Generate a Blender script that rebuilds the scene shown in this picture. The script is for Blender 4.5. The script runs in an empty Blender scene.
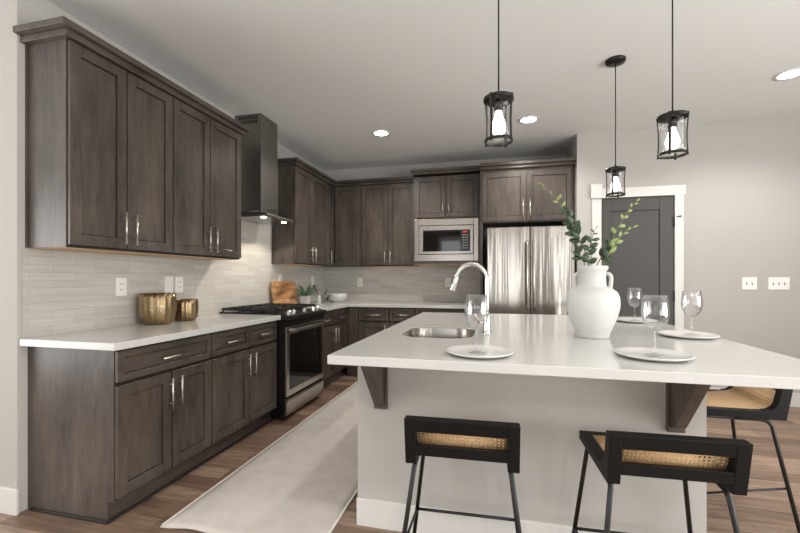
import bpy, bmesh, math, random
from mathutils import Vector, Matrix
random.seed(7)
scene = bpy.context.scene
COL = scene.collection
PI = math.pi

# ------------------------------------------------------------------ camera
cam = bpy.data.cameras.new('camera'); cam_o = bpy.data.objects.new('camera', cam); COL.objects.link(cam_o)
cam.sensor_fit = 'HORIZONTAL'; cam.sensor_width = 36.0
cam.lens = 401.7 * 36 / 800
cam.shift_y = (278.58 - 266.5) / 800
cam.clip_start = 0.05
cam_o.location = (2.431, -1.609, 1.227)
cam_o.rotation_euler = (PI / 2, 0, math.radians(13.695))
scene.camera = cam_o

# ------------------------------------------------------------------ world, exposure
scene.view_settings.view_transform = 'Standard'
scene.view_settings.look = 'None'
scene.view_settings.gamma = 1.0
scene.view_settings.exposure = 0.13
scene.view_settings.use_curve_mapping = False
scene.cycles.use_denoising = True
scene.cycles.max_bounces = 10
scene.cycles.transparent_max_bounces = 16
scene.cycles.sample_clamp_indirect = 4.0
world = bpy.data.worlds.new('sky'); scene.world = world; world.use_nodes = True
world.node_tree.nodes['Background'].inputs['Color'].default_value = (0.92, 0.96, 1.0, 1)
world.node_tree.nodes['Background'].inputs['Strength'].default_value = 1.0

# ------------------------------------------------------------------ large lights: added fill lamps in unseen windows, ceiling cans
def area(name, loc, rot, sx, sy, power, color=(1, 1, 1)):
    l = bpy.data.lights.new(name, 'AREA'); l.shape = 'RECTANGLE'; l.size = sx; l.size_y = sy
    l.energy = power; l.color = color
    o = bpy.data.objects.new(name, l); COL.objects.link(o); o.location = loc; o.rotation_euler = rot
    return o
for wx in (.95, 3.0, 5.05):
    area('unseen_fill_rear', (wx, -4.86, 1.3), (PI / 2, 0, 0), 0.62, 2.3, 13, (.99, .995, 1))  # unseen lamps, added for room light and narrow streaks in the refrigerator
# fill lamps added in made-up side openings, tilted up to brighten the ceiling
UP = math.radians(40)
area('unseen_fill_right', (6.50, -1.9, 1.25), (PI / 2 + UP, 0, PI / 2), 4.6, 2.1, 225, (1, .995, .985))
area('unseen_fill_left', (-2.50, -2.5, 1.25), (PI / 2 + UP, 0, -PI / 2), 3.6, 2.1, 125, (1, .995, .985))
def spot(name, loc, power, angle=150, color=(1, .95, .89), blend=.6, radius=.05):
    l = bpy.data.lights.new(name, 'SPOT'); l.energy = power; l.spot_size = math.radians(angle); l.spot_blend = blend
    l.shadow_soft_size = radius; l.color = color
    o = bpy.data.objects.new(name, l); COL.objects.link(o); o.location = loc
    return o
ZC = 2.775
CANS = [(1.224, 2.493), (2.72, 2.485), (4.58, 2.04), (2.68, -1.12), (4.9, -1.0), (1.0, -3.2), (3.4, -3.4)]
for x, y in CANS:
    spot('can_light', (x, y, ZC - .012), 72)

# ------------------------------------------------------------------ materials
def lin(c):
    return tuple((v / 255 / 12.92) if v / 255 <= .04045 else ((v / 255 + .055) / 1.055) ** 2.4 for v in c)
def new_mat(name):
    m = bpy.data.materials.new(name); m.use_nodes = True
    nt = m.node_tree; return m, nt, nt.nodes['Principled BSDF']
def setc(b, name, v):
    if name in b.inputs: b.inputs[name].default_value = v
def mat(name, rgb, rough=.5, metal=0., spec=.5, bump=0., bscale=200., var=0., vscale=3., coat=0., srgb=True):
    m, nt, b = new_mat(name)
    c = lin(rgb) if srgb else rgb
    b.inputs['Base Color'].default_value = (*c, 1)
    b.inputs['Roughness'].default_value = rough; b.inputs['Metallic'].default_value = metal
    setc(b, 'Specular IOR Level', spec); setc(b, 'Coat Weight', coat)
    if bump or var:
        tc = nt.nodes.new('ShaderNodeTexCoord')
        n = nt.nodes.new('ShaderNodeTexNoise'); n.inputs['Scale'].default_value = bscale if bump else vscale
        n.inputs['Detail'].default_value = 4
        nt.links.new(tc.outputs['Object'], n.inputs['Vector'])
        if bump:
            bp = nt.nodes.new('ShaderNodeBump'); bp.inputs['Strength'].default_value = bump; bp.inputs['Distance'].default_value = .002
            nt.links.new(n.outputs['Fac'], bp.inputs['Height']); nt.links.new(bp.outputs['Normal'], b.inputs['Normal'])
        if var:
            n2 = nt.nodes.new('ShaderNodeTexNoise'); n2.inputs['Scale'].default_value = vscale; n2.inputs['Detail'].default_value = 5
            nt.links.new(tc.outputs['Object'], n2.inputs['Vector'])
            r = nt.nodes.new('ShaderNodeValToRGB')
            r.color_ramp.elements[0].position = .3; r.color_ramp.elements[1].position = .7
            r.color_ramp.elements[0].color = (*[v * (1 - var) for v in c], 1); r.color_ramp.elements[1].color = (*[min(1, v * (1 + var)) for v in c], 1)
            nt.links.new(n2.outputs['Fac'], r.inputs['Fac']); nt.links.new(r.outputs['Color'], b.inputs['Base Color'])
    return m
def wood(name, dark, light, scale, rough=.42, blotch=2.2, contrast=(.3, .72), spec=.5):
    """stained wood: fine grain stretched along the axis with the small scale, plus broad blotches"""
    m, nt, b = new_mat(name); L = nt.links.new
    g = nt.nodes.new('ShaderNodeNewGeometry')
    mp = nt.nodes.new('ShaderNodeMapping'); mp.inputs['Scale'].default_value = scale
    L(g.outputs['Position'], mp.inputs['Vector'])
    n = nt.nodes.new('ShaderNodeTexNoise'); n.inputs['Scale'].default_value = 1.0; n.inputs['Detail'].default_value = 6; n.inputs['Roughness'].default_value = .65; n.inputs['Distortion'].default_value = .6
    L(mp.outputs['Vector'], n.inputs['Vector'])
    mp2 = nt.nodes.new('ShaderNodeMapping'); mp2.inputs['Scale'].default_value = tuple(blotch * (.35 if s == min(scale) else 1) for s in scale)
    L(g.outputs['Position'], mp2.inputs['Vector'])
    n2 = nt.nodes.new('ShaderNodeTexNoise'); n2.inputs['Scale'].default_value = 2.2; n2.inputs['Detail'].default_value = 4
    L(mp2.outputs['Vector'], n2.inputs['Vector'])
    mx = nt.nodes.new('ShaderNodeMath'); mx.operation = 'MULTIPLY_ADD'; mx.inputs[1].default_value = .5
    hf = nt.nodes.new('ShaderNodeMath'); hf.operation = 'MULTIPLY'; hf.inputs[1].default_value = .5
    L(n2.outputs['Fac'], hf.inputs[0]); L(n.outputs['Fac'], mx.inputs[0]); L(hf.outputs[0], mx.inputs[2])
    r = nt.nodes.new('ShaderNodeValToRGB'); r.color_ramp.elements[0].position = contrast[0]; r.color_ramp.elements[1].position = contrast[1]
    r.color_ramp.elements[0].color = (*lin(dark), 1); r.color_ramp.elements[1].color = (*lin(light), 1)
    L(mx.outputs[0], r.inputs['Fac']); L(r.outputs['Color'], b.inputs['Base Color'])
    b.inputs['Roughness'].default_value = rough; setc(b, 'Specular IOR Level', spec)
    bp = nt.nodes.new('ShaderNodeBump'); bp.inputs['Strength'].default_value = .12; bp.inputs['Distance'].default_value = .001
    L(n.outputs['Fac'], bp.inputs['Height']); L(bp.outputs['Normal'], b.inputs['Normal'])
    return m
def emit(name, rgb, strength):
    m = bpy.data.materials.new(name); m.use_nodes = True; nt = m.node_tree
    nt.nodes.remove(nt.nodes['Principled BSDF'])
    e = nt.nodes.new('ShaderNodeEmission'); e.inputs['Color'].default_value = (*rgb, 1); e.inputs['Strength'].default_value = strength
    nt.links.new(e.outputs[0], nt.nodes['Material Output'].inputs[0]); return m
def thin_glass(name, tint=(1, 1, 1), lo=.05, edge=.75, ripple=0., blend=.22):
    m = bpy.data.materials.new(name); m.use_nodes = True; nt = m.node_tree; L = nt.links.new
    nt.nodes.remove(nt.nodes['Principled BSDF'])
    t = nt.nodes.new('ShaderNodeBsdfTransparent'); t.inputs['Color'].default_value = (*tint, 1)
    g = nt.nodes.new('ShaderNodeBsdfGlossy'); g.inputs['Roughness'].default_value = .02
    lw = nt.nodes.new('ShaderNodeLayerWeight'); lw.inputs['Blend'].default_value = blend
    mr = nt.nodes.new('ShaderNodeMapRange'); mr.inputs['To Min'].default_value = lo; mr.inputs['To Max'].default_value = edge
    L(lw.outputs['Facing'], mr.inputs['Value'])
    mx = nt.nodes.new('ShaderNodeMixShader'); L(mr.outputs[0], mx.inputs[0]); L(t.outputs[0], mx.inputs[1]); L(g.outputs[0], mx.inputs[2])
    if ripple:
        w = nt.nodes.new('ShaderNodeTexNoise'); w.inputs['Scale'].default_value = 40
        bp = nt.nodes.new('ShaderNodeBump'); bp.inputs['Strength'].default_value = ripple; bp.inputs['Distance'].default_value = .003
        L(w.outputs['Fac'], bp.inputs['Height']); L(bp.outputs['Normal'], g.inputs['Normal'])
    L(mx.outputs[0], nt.nodes['Material Output'].inputs[0]); return m
def brick_mat(name, c1, c2, mortar, w, h, msize, axes, rough, grain=(0, 0, 0), gmix=.35, offset=.5, bumpd=.0015, spec=.5, bias=0.):
    """tiles or planks; axes picks which world axes run along the courses and across them"""
    m, nt, b = new_mat(name); L = nt.links.new
    g = nt.nodes.new('ShaderNodeNewGeometry'); s = nt.nodes.new('ShaderNodeSeparateXYZ'); L(g.outputs['Position'], s.inputs[0])
    c = nt.nodes.new('ShaderNodeCombineXYZ'); L(s.outputs[axes[0]], c.inputs[0]); L(s.outputs[axes[1]], c.inputs[1])
    br = nt.nodes.new('ShaderNodeTexBrick'); L(c.outputs[0], br.inputs['Vector'])
    br.inputs['Color1'].default_value = (*lin(c1), 1); br.inputs['Color2'].default_value = (*lin(c2), 1); br.inputs['Mortar'].default_value = (*lin(mortar), 1)
    br.inputs['Scale'].default_value = 1; br.inputs['Brick Width'].default_value = w; br.inputs['Row Height'].default_value = h
    br.inputs['Mortar Size'].default_value = msize; br.inputs['Mortar Smooth'].default_value = .2; br.inputs['Bias'].default_value = bias
    br.offset = offset; br.offset_frequency = 2
    mp = nt.nodes.new('ShaderNodeMapping'); mp.inputs['Scale'].default_value = grain; L(g.outputs['Position'], mp.inputs['Vector'])
    n = nt.nodes.new('ShaderNodeTexNoise'); n.inputs['Scale'].default_value = 1; n.inputs['Detail'].default_value = 6; n.inputs['Roughness'].default_value = .65; n.inputs['Distortion'].default_value = .5
    L(mp.outputs[0], n.inputs['Vector'])
    mr = nt.nodes.new('ShaderNodeMapRange'); mr.inputs['From Min'].default_value = .3; mr.inputs['From Max'].default_value = .7
    mr.inputs['To Min'].default_value = 1 - gmix; mr.inputs['To Max'].default_value = 1 + gmix
    L(n.outputs['Fac'], mr.inputs['Value'])
    vm = nt.nodes.new('ShaderNodeVectorMath'); vm.operation = 'SCALE'; L(br.outputs['Color'], vm.inputs[0]); L(mr.outputs[0], vm.inputs['Scale'])
    L(vm.outputs[0], b.inputs['Base Color'])
    b.inputs['Roughness'].default_value = rough; setc(b, 'Specular IOR Level', spec)
    iv = nt.nodes.new('ShaderNodeMath'); iv.operation = 'SUBTRACT'; iv.inputs[0].default_value = 1; L(br.outputs['Fac'], iv.inputs[1])
    ad = nt.nodes.new('ShaderNodeMath'); ad.operation = 'MULTIPLY_ADD'; ad.inputs[1].default_value = .5; L(n.outputs['Fac'], ad.inputs[0]); L(iv.outputs[0], ad.inputs[2])
    bp = nt.nodes.new('ShaderNodeBump'); bp.inputs['Strength'].default_value = .4; bp.inputs['Distance'].default_value = bumpd
    L(ad.outputs[0], bp.inputs['Height']); L(bp.outputs['Normal'], b.inputs['Normal'])
    return m
def cane_mat(name):
    """woven cane: straw coloured strands with small open holes in a staggered grid (object coordinates)"""
    m, nt, b = new_mat(name); L = nt.links.new
    tc = nt.nodes.new('ShaderNodeUVMap')
    s = nt.nodes.new('ShaderNodeSeparateXYZ'); L(tc.outputs['UV'], s.inputs[0])
    def M(op, a, bb=None, cc=None):
        q = nt.nodes.new('ShaderNodeMath'); q.operation = op
        for i, v in enumerate((a, bb, cc)):
            if v is None: continue
            if isinstance(v, (int, float)): q.inputs[i].default_value = v
            else: L(v, q.inputs[i])
        return q.outputs[0]
    P = .0135
    u = M('DIVIDE', s.outputs[0], P); v = M('DIVIDE', s.outputs[1], P)
    fu = M('SUBTRACT', M('FRACT', u), .5); fv = M('SUBTRACT', M('FRACT', v), .5)
    d = M('SQRT', M('ADD', M('MULTIPLY', fu, fu), M('MULTIPLY', fv, fv)))
    hole = M('LESS_THAN', d, .27)
    n = nt.nodes.new('ShaderNodeTexNoise'); n.inputs['Scale'].default_value = 400; L(tc.outputs['UV'], n.inputs['Vector'])
    r = nt.nodes.new('ShaderNodeValToRGB'); r.color_ramp.elements[0].color = (*lin((196, 156, 108)), 1); r.color_ramp.elements[1].color = (*lin((240, 206, 160)), 1)
    L(n.outputs['Fac'], r.inputs['Fac']); L(r.outputs['Color'], b.inputs['Base Color'])
    b.inputs['Roughness'].default_value = .55
    L(M('SUBTRACT', 1, hole), b.inputs['Alpha'])
    st = M('ABSOLUTE', M('MULTIPLY', fu, fv))
    bp = nt.nodes.new('ShaderNodeBump'); bp.inputs['Strength'].default_value = .5; bp.inputs['Distance'].default_value = .001
    L(st, bp.inputs['Height']); L(bp.outputs['Normal'], b.inputs['Normal'])
    return m
def steel(name, rgb, rough, scale, bump=.15, dist=.004, streak=None):
    m, nt, b = new_mat(name); L = nt.links.new
    b.inputs['Base Color'].default_value = (*lin(rgb), 1); b.inputs['Metallic'].default_value = 1; b.inputs['Roughness'].default_value = rough
    g = nt.nodes.new('ShaderNodeNewGeometry'); mp = nt.nodes.new('ShaderNodeMapping'); mp.inputs['Scale'].default_value = scale; L(g.outputs['Position'], mp.inputs['Vector'])
    n = nt.nodes.new('ShaderNodeTexNoise'); n.inputs['Scale'].default_value = 1; n.inputs['Detail'].default_value = .7 if dist > .01 else 3; L(mp.outputs[0], n.inputs['Vector'])
    bp = nt.nodes.new('ShaderNodeBump'); bp.inputs['Strength'].default_value = bump; bp.inputs['Distance'].default_value = dist
    L(n.outputs['Fac'], bp.inputs['Height']); L(bp.outputs['Normal'], b.inputs['Normal'])
    return m

WD, WL = (42, 36, 32), (102, 92, 84)
M_WV = wood('stained_maple_upright_grain', WD, WL, (26, 26, 4.5), rough=.36)
M_WY = wood('stained_maple_grain_along_y', WD, WL, (26, 4.5, 26), rough=.36)
M_WX = wood('stained_maple_grain_along_x', WD, WL, (4.5, 26, 26), rough=.36)
M_GAP = mat('cabinet_shadow_frame', (34, 30, 28), .6)  # near-black colour stands in for shade in door gaps; also on shoe strips
M_TAN = wood('bare_maple_underside', (196, 160, 118), (222, 190, 148), (30, 3, 30), rough=.55)
M_QUARTZ = mat('white_quartz', (201, 200, 197), .14, var=.012, vscale=60)
M_WALLDK = mat('rear_wall_dark_for_reflections', (104, 94, 84), .85)  # dark tone invented for the unseen wall to dim refrigerator reflections
M_WALL = mat('greige_wall_paint', (182, 179, 174), .85, bump=.05, bscale=300)
M_CEIL = mat('ceiling_paint', (224, 225, 223), .9, bump=.08, bscale=250)
M_TRIM = mat('white_trim_paint', (218, 217, 213), .45)
M_TILE_Y = brick_mat('stacked_stone_look_tile_left', (184, 180, 172), (196, 193, 186), (176, 172, 164), .24, .042, .0014, (1, 2), .28, grain=(6, 3, 110), gmix=.12)
M_TILE_X = brick_mat('stacked_stone_look_tile_back', (184, 180, 172), (196, 193, 186), (176, 172, 164), .24, .042, .0014, (0, 2), .28, grain=(3, 6, 110), gmix=.12)
M_FLOOR = brick_mat('brown_plank_floor', (112, 90, 74), (162, 137, 118), (72, 56, 46), 1.22, .13, .0015, (0, 1), .42, grain=(3, 34, 1), gmix=.45, offset=.37)
M_RUG = mat('ivory_wool_rug', (203, 196, 189), .95, bump=.5, bscale=320, var=.06, vscale=9, spec=.1)
M_RUGEDGE = mat('rug_binding', (226, 220, 212), .95, spec=.1)
M_NICKEL = mat('brushed_nickel', (214, 208, 200), .28, 1.)
M_CHROME = mat('polished_chrome', (235, 233, 230), .07, 1.)
M_STEEL = steel('brushed_stainless_steel', (186, 181, 175), .26, (4, 4, 120), .06, .001)
M_STEELV = steel('rippled_stainless_fridge_door', (184, 179, 172), .19, (7, 7, .3), 1.0, .035)
M_STEELD = steel('dark_stainless_chimney', (138, 134, 128), .42, (3, 3, 60), .05, .001)
M_BLACK = mat('black_enamel', (17, 16, 16), .18, coat=.3)
M_BLKGLASS = mat('black_oven_glass', (12, 12, 12), .05)
M_IRON = mat('cast_iron', (26, 25, 25), .5, bump=.2, bscale=500)
M_BLKMETAL = mat('black_powder_coated_metal', (20, 20, 20), .42)
M_BRONZE = mat('dark_pendant_metal', (46, 42, 40), .38, .7)
M_BLKWOOD = wood('black_stained_wood', (8, 8, 8), (18, 17, 17), (30, 30, 30), rough=.55, spec=.25)
M_CANE = cane_mat('woven_cane')
M_DOOR = mat('charcoal_door_paint', (66, 64, 61), .5)
M_DARKMETAL = mat('dark_hinge_metal', (60, 56, 52), .4, .8)
M_CERAMIC = mat('matte_white_ceramic', (197, 197, 194), .55, bump=.25, bscale=40, var=.02, vscale=12)
M_PLATE = mat('glazed_white_stoneware', (212, 211, 208), .18)
M_PLATELINE = mat('grey_printed_glaze', (120, 116, 112), .3)
M_GOLD = None
M_LEAFD = mat('dark_green_leaf', (46, 66, 44), .4, var=.3, vscale=30)
M_LEAFL = mat('yellow_green_leaf', (138, 152, 92), .45, var=.25, vscale=30)
M_STEM = mat('green_brown_stem', (104, 112, 72), .6)
M_SUCC = mat('grey_green_leaf', (88, 122, 92), .5, var=.3, vscale=40)
M_SOIL = mat('potting_soil', (50, 40, 32), .95)
M_BOARD = wood('warm_striped_cutting_board', (92, 58, 34), (214, 164, 112), (4, 1.5, 42), rough=.5, blotch=5, contrast=(.40, .60))
M_STONE = mat('grey_stone', (120, 116, 110), .6, var=.2, vscale=60)
M_PLASTIC = mat('white_cover_plate', (236, 233, 228), .35)
M_SLOT = mat('outlet_slot', (70, 66, 62), .5)
M_GLASS = thin_glass('clear_drinking_glass', (.985, .985, .985), .04, .75)
M_PGLASS = thin_glass('clear_pendant_glass', (1, 1, 1), .02, .28)
M_HGLASS = thin_glass('clear_hood_glass', (.97, .97, .97), .06, .55)
M_BULB = emit('lit_bulb', (1, .96, .90), 6)
M_CAN = emit('lit_downlight_lens', (1, .97, .93), 14)
M_HOODL = emit('lit_hood_lamp', (1, .95, .86), 14)
M_RED = emit('red_clock_digits', (1, .08, .08), 2.2)
M_SINK = steel('satin_sink_steel', (170, 166, 160), .25, (40, 4, 4), .05, .001)
M_GREY = mat('grey_button', (150, 148, 146), .4)
M_WINDOW = mat('white_window_frame', (232, 230, 226), .4)
def gold():
    m, nt, b = new_mat('hammered_gold'); L = nt.links.new
    b.inputs['Metallic'].default_value = 1; b.inputs['Roughness'].default_value = .3
    b.inputs['Base Color'].default_value = (*lin((160, 140, 108)), 1)
    tc = nt.nodes.new('ShaderNodeTexCoord'); v = nt.nodes.new('ShaderNodeTexVoronoi'); v.inputs['Scale'].default_value = 70
    L(tc.outputs['Object'], v.inputs['Vector'])
    bp = nt.nodes.new('ShaderNodeBump'); bp.inputs['Strength'].default_value = .55; bp.inputs['Distance'].default_value = .004
    L(v.outputs['Distance'], bp.inputs['Height']); L(bp.outputs['Normal'], b.inputs['Normal'])
    return m
M_GOLD = gold()

# ------------------------------------------------------------------ mesh helpers
class MB:
    def __init__(s): s.bm = bmesh.new()
    def box(s, x0, x1, y0, y1, z0, z1):
        x0, x1 = min(x0, x1), max(x0, x1); y0, y1 = min(y0, y1), max(y0, y1); z0, z1 = min(z0, z1), max(z0, z1)
        v = [s.bm.verts.new(p) for p in ((x0, y0, z0), (x1, y0, z0), (x1, y1, z0), (x0, y1, z0), (x0, y0, z1), (x1, y0, z1), (x1, y1, z1), (x0, y1, z1))]
        for f in ((3, 2, 1, 0), (4, 5, 6, 7), (0, 1, 5, 4), (1, 2, 6, 5), (2, 3, 7, 6), (3, 0, 4, 7)):
            s.bm.faces.new([v[i] for i in f])
        return s
    def rings(s, rings, cap=True, closed=False, smooth=True):
        vs = [[s.bm.verts.new(p) for p in r] for r in rings]
        n = len(vs[0]); m = len(vs)
        for i in range(m if closed else m - 1):
            a, b = vs[i], vs[(i + 1) % m]
            for k in range(n):
                f = s.bm.faces.new((a[k], a[(k + 1) % n], b[(k + 1) % n], b[k])); f.smooth = smooth
        if cap and not closed:
            s.bm.faces.new(list(reversed(vs[0]))); s.bm.faces.new(vs[-1])
        return s
    def tube(s, pts, r, n=10, closed=False):
        pts = [Vector(p) for p in pts]; m = len(pts)
        rs = r if isinstance(r, (list, tuple)) else [r] * m
        rings = []; prev = None
        for i, p in enumerate(pts):
            if closed: t = pts[(i + 1) % m] - pts[i - 1]
            else: t = pts[min(i + 1, m - 1)] - pts[max(i - 1, 0)]
            t.normalize()
            if prev is None:
                up = Vector((0, 0, 1)) if abs(t.z) < .9 else Vector((1, 0, 0))
                a = t.cross(up).normalized()
            else:
                a = (prev - t * prev.dot(t)).normalized()
            prev = a; b = t.cross(a)
            rings.append([p + (a * math.cos(2 * PI * k / n) + b * math.sin(2 * PI * k / n)) * rs[i] for k in range(n)])
        return s.rings(rings, closed=closed)
    def cyl(s, p, q, r, n=16): return s.tube([p, q], r, n)
    def lathe(s, prof, c=(0, 0, 0), n=32, closed=False, mod=None):
        rings = []
        for r, z in prof:
            rings.append([(c[0] + r * (mod(2 * PI * k / n, z) if mod else 1) * math.cos(2 * PI * k / n), c[1] + r * (mod(2 * PI * k / n, z) if mod else 1) * math.sin(2 * PI * k / n), c[2] + z) for k in range(n)])
        return s.rings(rings, cap=not closed, closed=closed)
    def prism(s, poly, h0, h1, axis):
        """extrude a 2D polygon between h0 and h1 along the axis; poly is in the two other axes, in x,y,z order"""
        def P(a, b, h): return {'x': (h, a, b), 'y': (a, h, b), 'z': (a, b, h)}[axis]
        a = [s.bm.verts.new(P(u, v, h0)) for u, v in poly]; b = [s.bm.verts.new(P(u, v, h1)) for u, v in poly]
        n = len(poly)
        for k in range(n): s.bm.faces.new((a[k], a[(k + 1) % n], b[(k + 1) % n], b[k]))
        s.bm.faces.new(list(reversed(a))); s.bm.faces.new(b)
        return s
    def xform(s, M): bmesh.ops.transform(s.bm, matrix=M, verts=s.bm.verts); return s
    def build(s, name, m, parent=None, bevel=0., seg=2, local=False, fixn=True, smooth=False):
        if fixn: bmesh.ops.recalc_face_normals(s.bm, faces=s.bm.faces)
        me = bpy.data.meshes.new(name)
        if parent is not None:
            L0 = LOC[parent.name]
            if not local: bmesh.ops.translate(s.bm, verts=s.bm.verts, vec=-L0)
            loc = Vector((0, 0, 0))
        else:
            L0 = Vector((0, 0, 0)); loc = Vector((0, 0, 0))
            if not local:
                xs = [v.co for v in s.bm.verts]
                loc = Vector(((min(c.x for c in xs) + max(c.x for c in xs)) / 2, (min(c.y for c in xs) + max(c.y for c in xs)) / 2, min(c.z for c in xs)))
                bmesh.ops.translate(s.bm, verts=s.bm.verts, vec=-loc)
        if smooth:
            for f in s.bm.faces: f.smooth = True
        s.bm.to_mesh(me); s.bm.free()
        for mm in (m if isinstance(m, (list, tuple)) else [m]): me.materials.append(mm)
        o = bpy.data.objects.new(name, me); COL.objects.link(o)
        o.location = loc
        if parent is not None: o.parent = parent; LOC[o.name] = L0
        else: LOC[o.name] = loc
        if bevel:
            b = o.modifiers.new('bevel', 'BEVEL'); b.width = bevel; b.segments = seg; b.limit_method = 'ANGLE'; b.angle_limit = math.radians(40)
        return o
LOC = {}
def tag(o, label, cat, group=None):
    o['label'] = label; o['category'] = cat
    if group: o['group'] = group
    return o
def thing(name, label, cat, loc=(0, 0, 0), group=None):
    o = bpy.data.objects.new(name, None); COL.objects.link(o); o.location = loc; o.empty_display_size = .1
    LOC[o.name] = Vector(loc); return tag(o, label, cat, group)
def struct(o): o['kind'] = 'structure'; return o
def copy_thing(o, loc, label, rotz=None):
    c = o.copy(); COL.objects.link(c); c.location = loc; c['label'] = label
    if rotz is not None: c.rotation_euler = (0, 0, rotz)
    for ch in list(o.children):
        d = ch.copy(); COL.objects.link(d); d.parent = c
        for g in list(ch.children):
            e = g.copy(); COL.objects.link(e); e.parent = d
    return c
# run frames: (u along the run, v up, w out of the wall)
YB = 3.73
def FL(u, v, w): return (w, u, v)
def FB(u, v, w): return (u, YB - w, v)
def fbox(mb, F, u0, u1, v0, v1, w0, w1):
    a = F(u0, v0, w0); b = F(u1, v1, w1); return mb.box(a[0], b[0], a[1], b[1], a[2], b[2])
GRAIN = {FL: M_WY, FB: M_WX}

def shaker(F, name, u0, u1, v0, v1, w, parent, stile=.058, horiz=False, th=.02):
    mb = MB()
    s = stile if min(u1 - u0, v1 - v0) > .19 else .036
    g_ = .0028; fbox(mb, F, u0 + s + g_, u1 - s - g_, v0 + s + g_, v1 - s - g_, w - th + .001, w - .011)
    fbox(mb, F, u0, u0 + s, v0, v1, w - th, w); fbox(mb, F, u1 - s, u1, v0, v1, w - th, w)
    fbox(mb, F, u0 + s, u1 - s, v0, v0 + s, w - th, w); fbox(mb, F, u0 + s, u1 - s, v1 - s, v1, w - th, w)
    return mb.build(name, GRAIN[F] if horiz else M_WV, parent, bevel=.0016, seg=1)
def pull(F, door, u, v, w, length, vertical):
    mb = MB(); r = .0058; h = length / 2; o = w + .032
    if vertical:
        mb.cyl(F(u, v - h, o), F(u, v + h, o), r, 12)
        for dv in (-h * .62, h * .62): mb.cyl(F(u, v + dv, w - .001), F(u, v + dv, o), .0045, 8)
    else:
        mb.cyl(F(u - h, v, o), F(u + h, v, o), r, 12)
        for du in (-h * .62, h * .62): mb.cyl(F(u + du, v, w - .001), F(u + du, v, o), .0045, 8)
    return mb.build('handle', M_NICKEL, door)

# ------------------------------------------------------------------ room shell
ZT = .913
XR, YR = 6.6, -4.9
struct(MB().box(-2.6, XR + .1, YR - .1, YB + .12, -.1, 0).build('floor', M_FLOOR))
struct(MB().box(-2.6, XR + .1, YR - .1, YB + .12, ZC, ZC + .1).build('ceiling', M_CEIL))
YE = -.05
struct(MB().box(-2.6, 0, YE, YB + .12, 0, ZC).build('wall_left', M_WALL, bevel=.004))
struct(MB().box(0, 3.253, YB, YB + .12, 0, ZC).build('wall_back', M_WALL))
YD = 3.014
# wall with the door: solid block right of the fridge alcove, with a door opening
wd = MB(); wd.box(3.253, 3.485, YD, YB + .12, 0, ZC); wd.box(4.172, XR + .1, YD, YB + .12, 0, ZC); wd.box(3.485, 4.172, YD, YB + .12, 2.075, ZC); wd.box(3.485, 4.172, YD + .12, YB + .12, 0, 2.075)
struct(wd.build('wall_door', M_WALL))
wr = MB()   # right wall; wide opening made up to hold the right fill lamp
wr.box(XR, XR + .1, YR, -4.3, 0, ZC); wr.box(XR, XR + .1, .5, YD, 0, ZC); wr.box(XR, XR + .1, -4.3, .5, 0, .1); wr.box(XR, XR + .1, -4.3, .5, 2.45, ZC)
struct(wr.build('wall_right', M_WALL))
wb = MB()   # rear wall behind the camera; three unseen openings shaped for refrigerator reflections
wb.box(-2.6, XR + .1, YR - .1, YR, 0, .1); wb.box(-2.6, XR + .1, YR - .1, YR, 2.55, ZC)
for a, b in ((-2.6, .6), (1.3, 2.65), (3.35, 4.7), (5.4, XR + .1)): wb.box(a, b, YR - .1, YR, .1, 2.55)
struct(wb.build('wall_rear', M_WALLDK))
ws = MB()   # left side wall behind the camera; opening added for the left fill lamp
ws.box(-2.7, -2.6, YR - .1, -4.4, 0, ZC); ws.box(-2.7, -2.6, -.6, YE, 0, ZC); ws.box(-2.7, -2.6, -4.4, -.6, 0, .1); ws.box(-2.7, -2.6, -4.4, -.6, 2.45, ZC)
struct(ws.build('wall_side', M_WALL))
f3 = MB()
for k in range(3): f3.box(-2.69, -2.63, -4.46 + k * 1.9, -4.34 + k * 1.9, .1, 2.45)
f3.box(-2.69, -2.63, -4.4, -.6, .06, .14); f3.box(-2.69, -2.63, -4.4, -.6, 2.40, 2.50)
struct(f3.build('unseen_window_3', M_WINDOW))  # frame of the added left opening
f1 = MB(); f2 = MB()
for a, b in ((.6, 1.3), (2.65, 3.35), (4.7, 5.4)):
    for x in (a, b): f1.box(x - .05, x + .05, YR - .09, YR + .02, .08, 2.6)
    f1.box(a, b, YR - .09, YR + .03, .06, .14); f1.box(a, b, YR - .09, YR + .02, 2.5, 2.6)
for k in range(3):
    y = -4.3 + k * 2.4; f2.box(XR + .03, XR + .09, y - .06, y + .06, .1, 2.45)
f2.box(XR + .03, XR + .09, -4.3, .5, .06, .14); f2.box(XR + .03, XR + .09, -4.3, .5, 2.40, 2.50)
struct(f1.build('unseen_window_1', M_WINDOW)); struct(f2.build('unseen_window_2', M_WINDOW))  # frames of the made-up rear and right openings
# baseboards
struct(MB().box(-2.6, .014, YE - .014, YE, 0, .135).build('baseboard_left', M_TRIM, bevel=.003))
struct(MB().box(4.26, XR, YD - .014, YD, 0, .135).build('baseboard_door', M_TRIM, bevel=.003))
# backsplash tile
struct(MB().box(0, .008, -.03, 1.43, ZT, 1.389).box(0, .008, 1.43, 2.355, ZT, 1.90).box(0, .008, 2.355, YB, ZT, 1.389).build('trim_1', M_TILE_Y))
struct(MB().box(.008, 2.235, YB - .008, YB, ZT, 1.42).build('trim_2', M_TILE_X))

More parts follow.
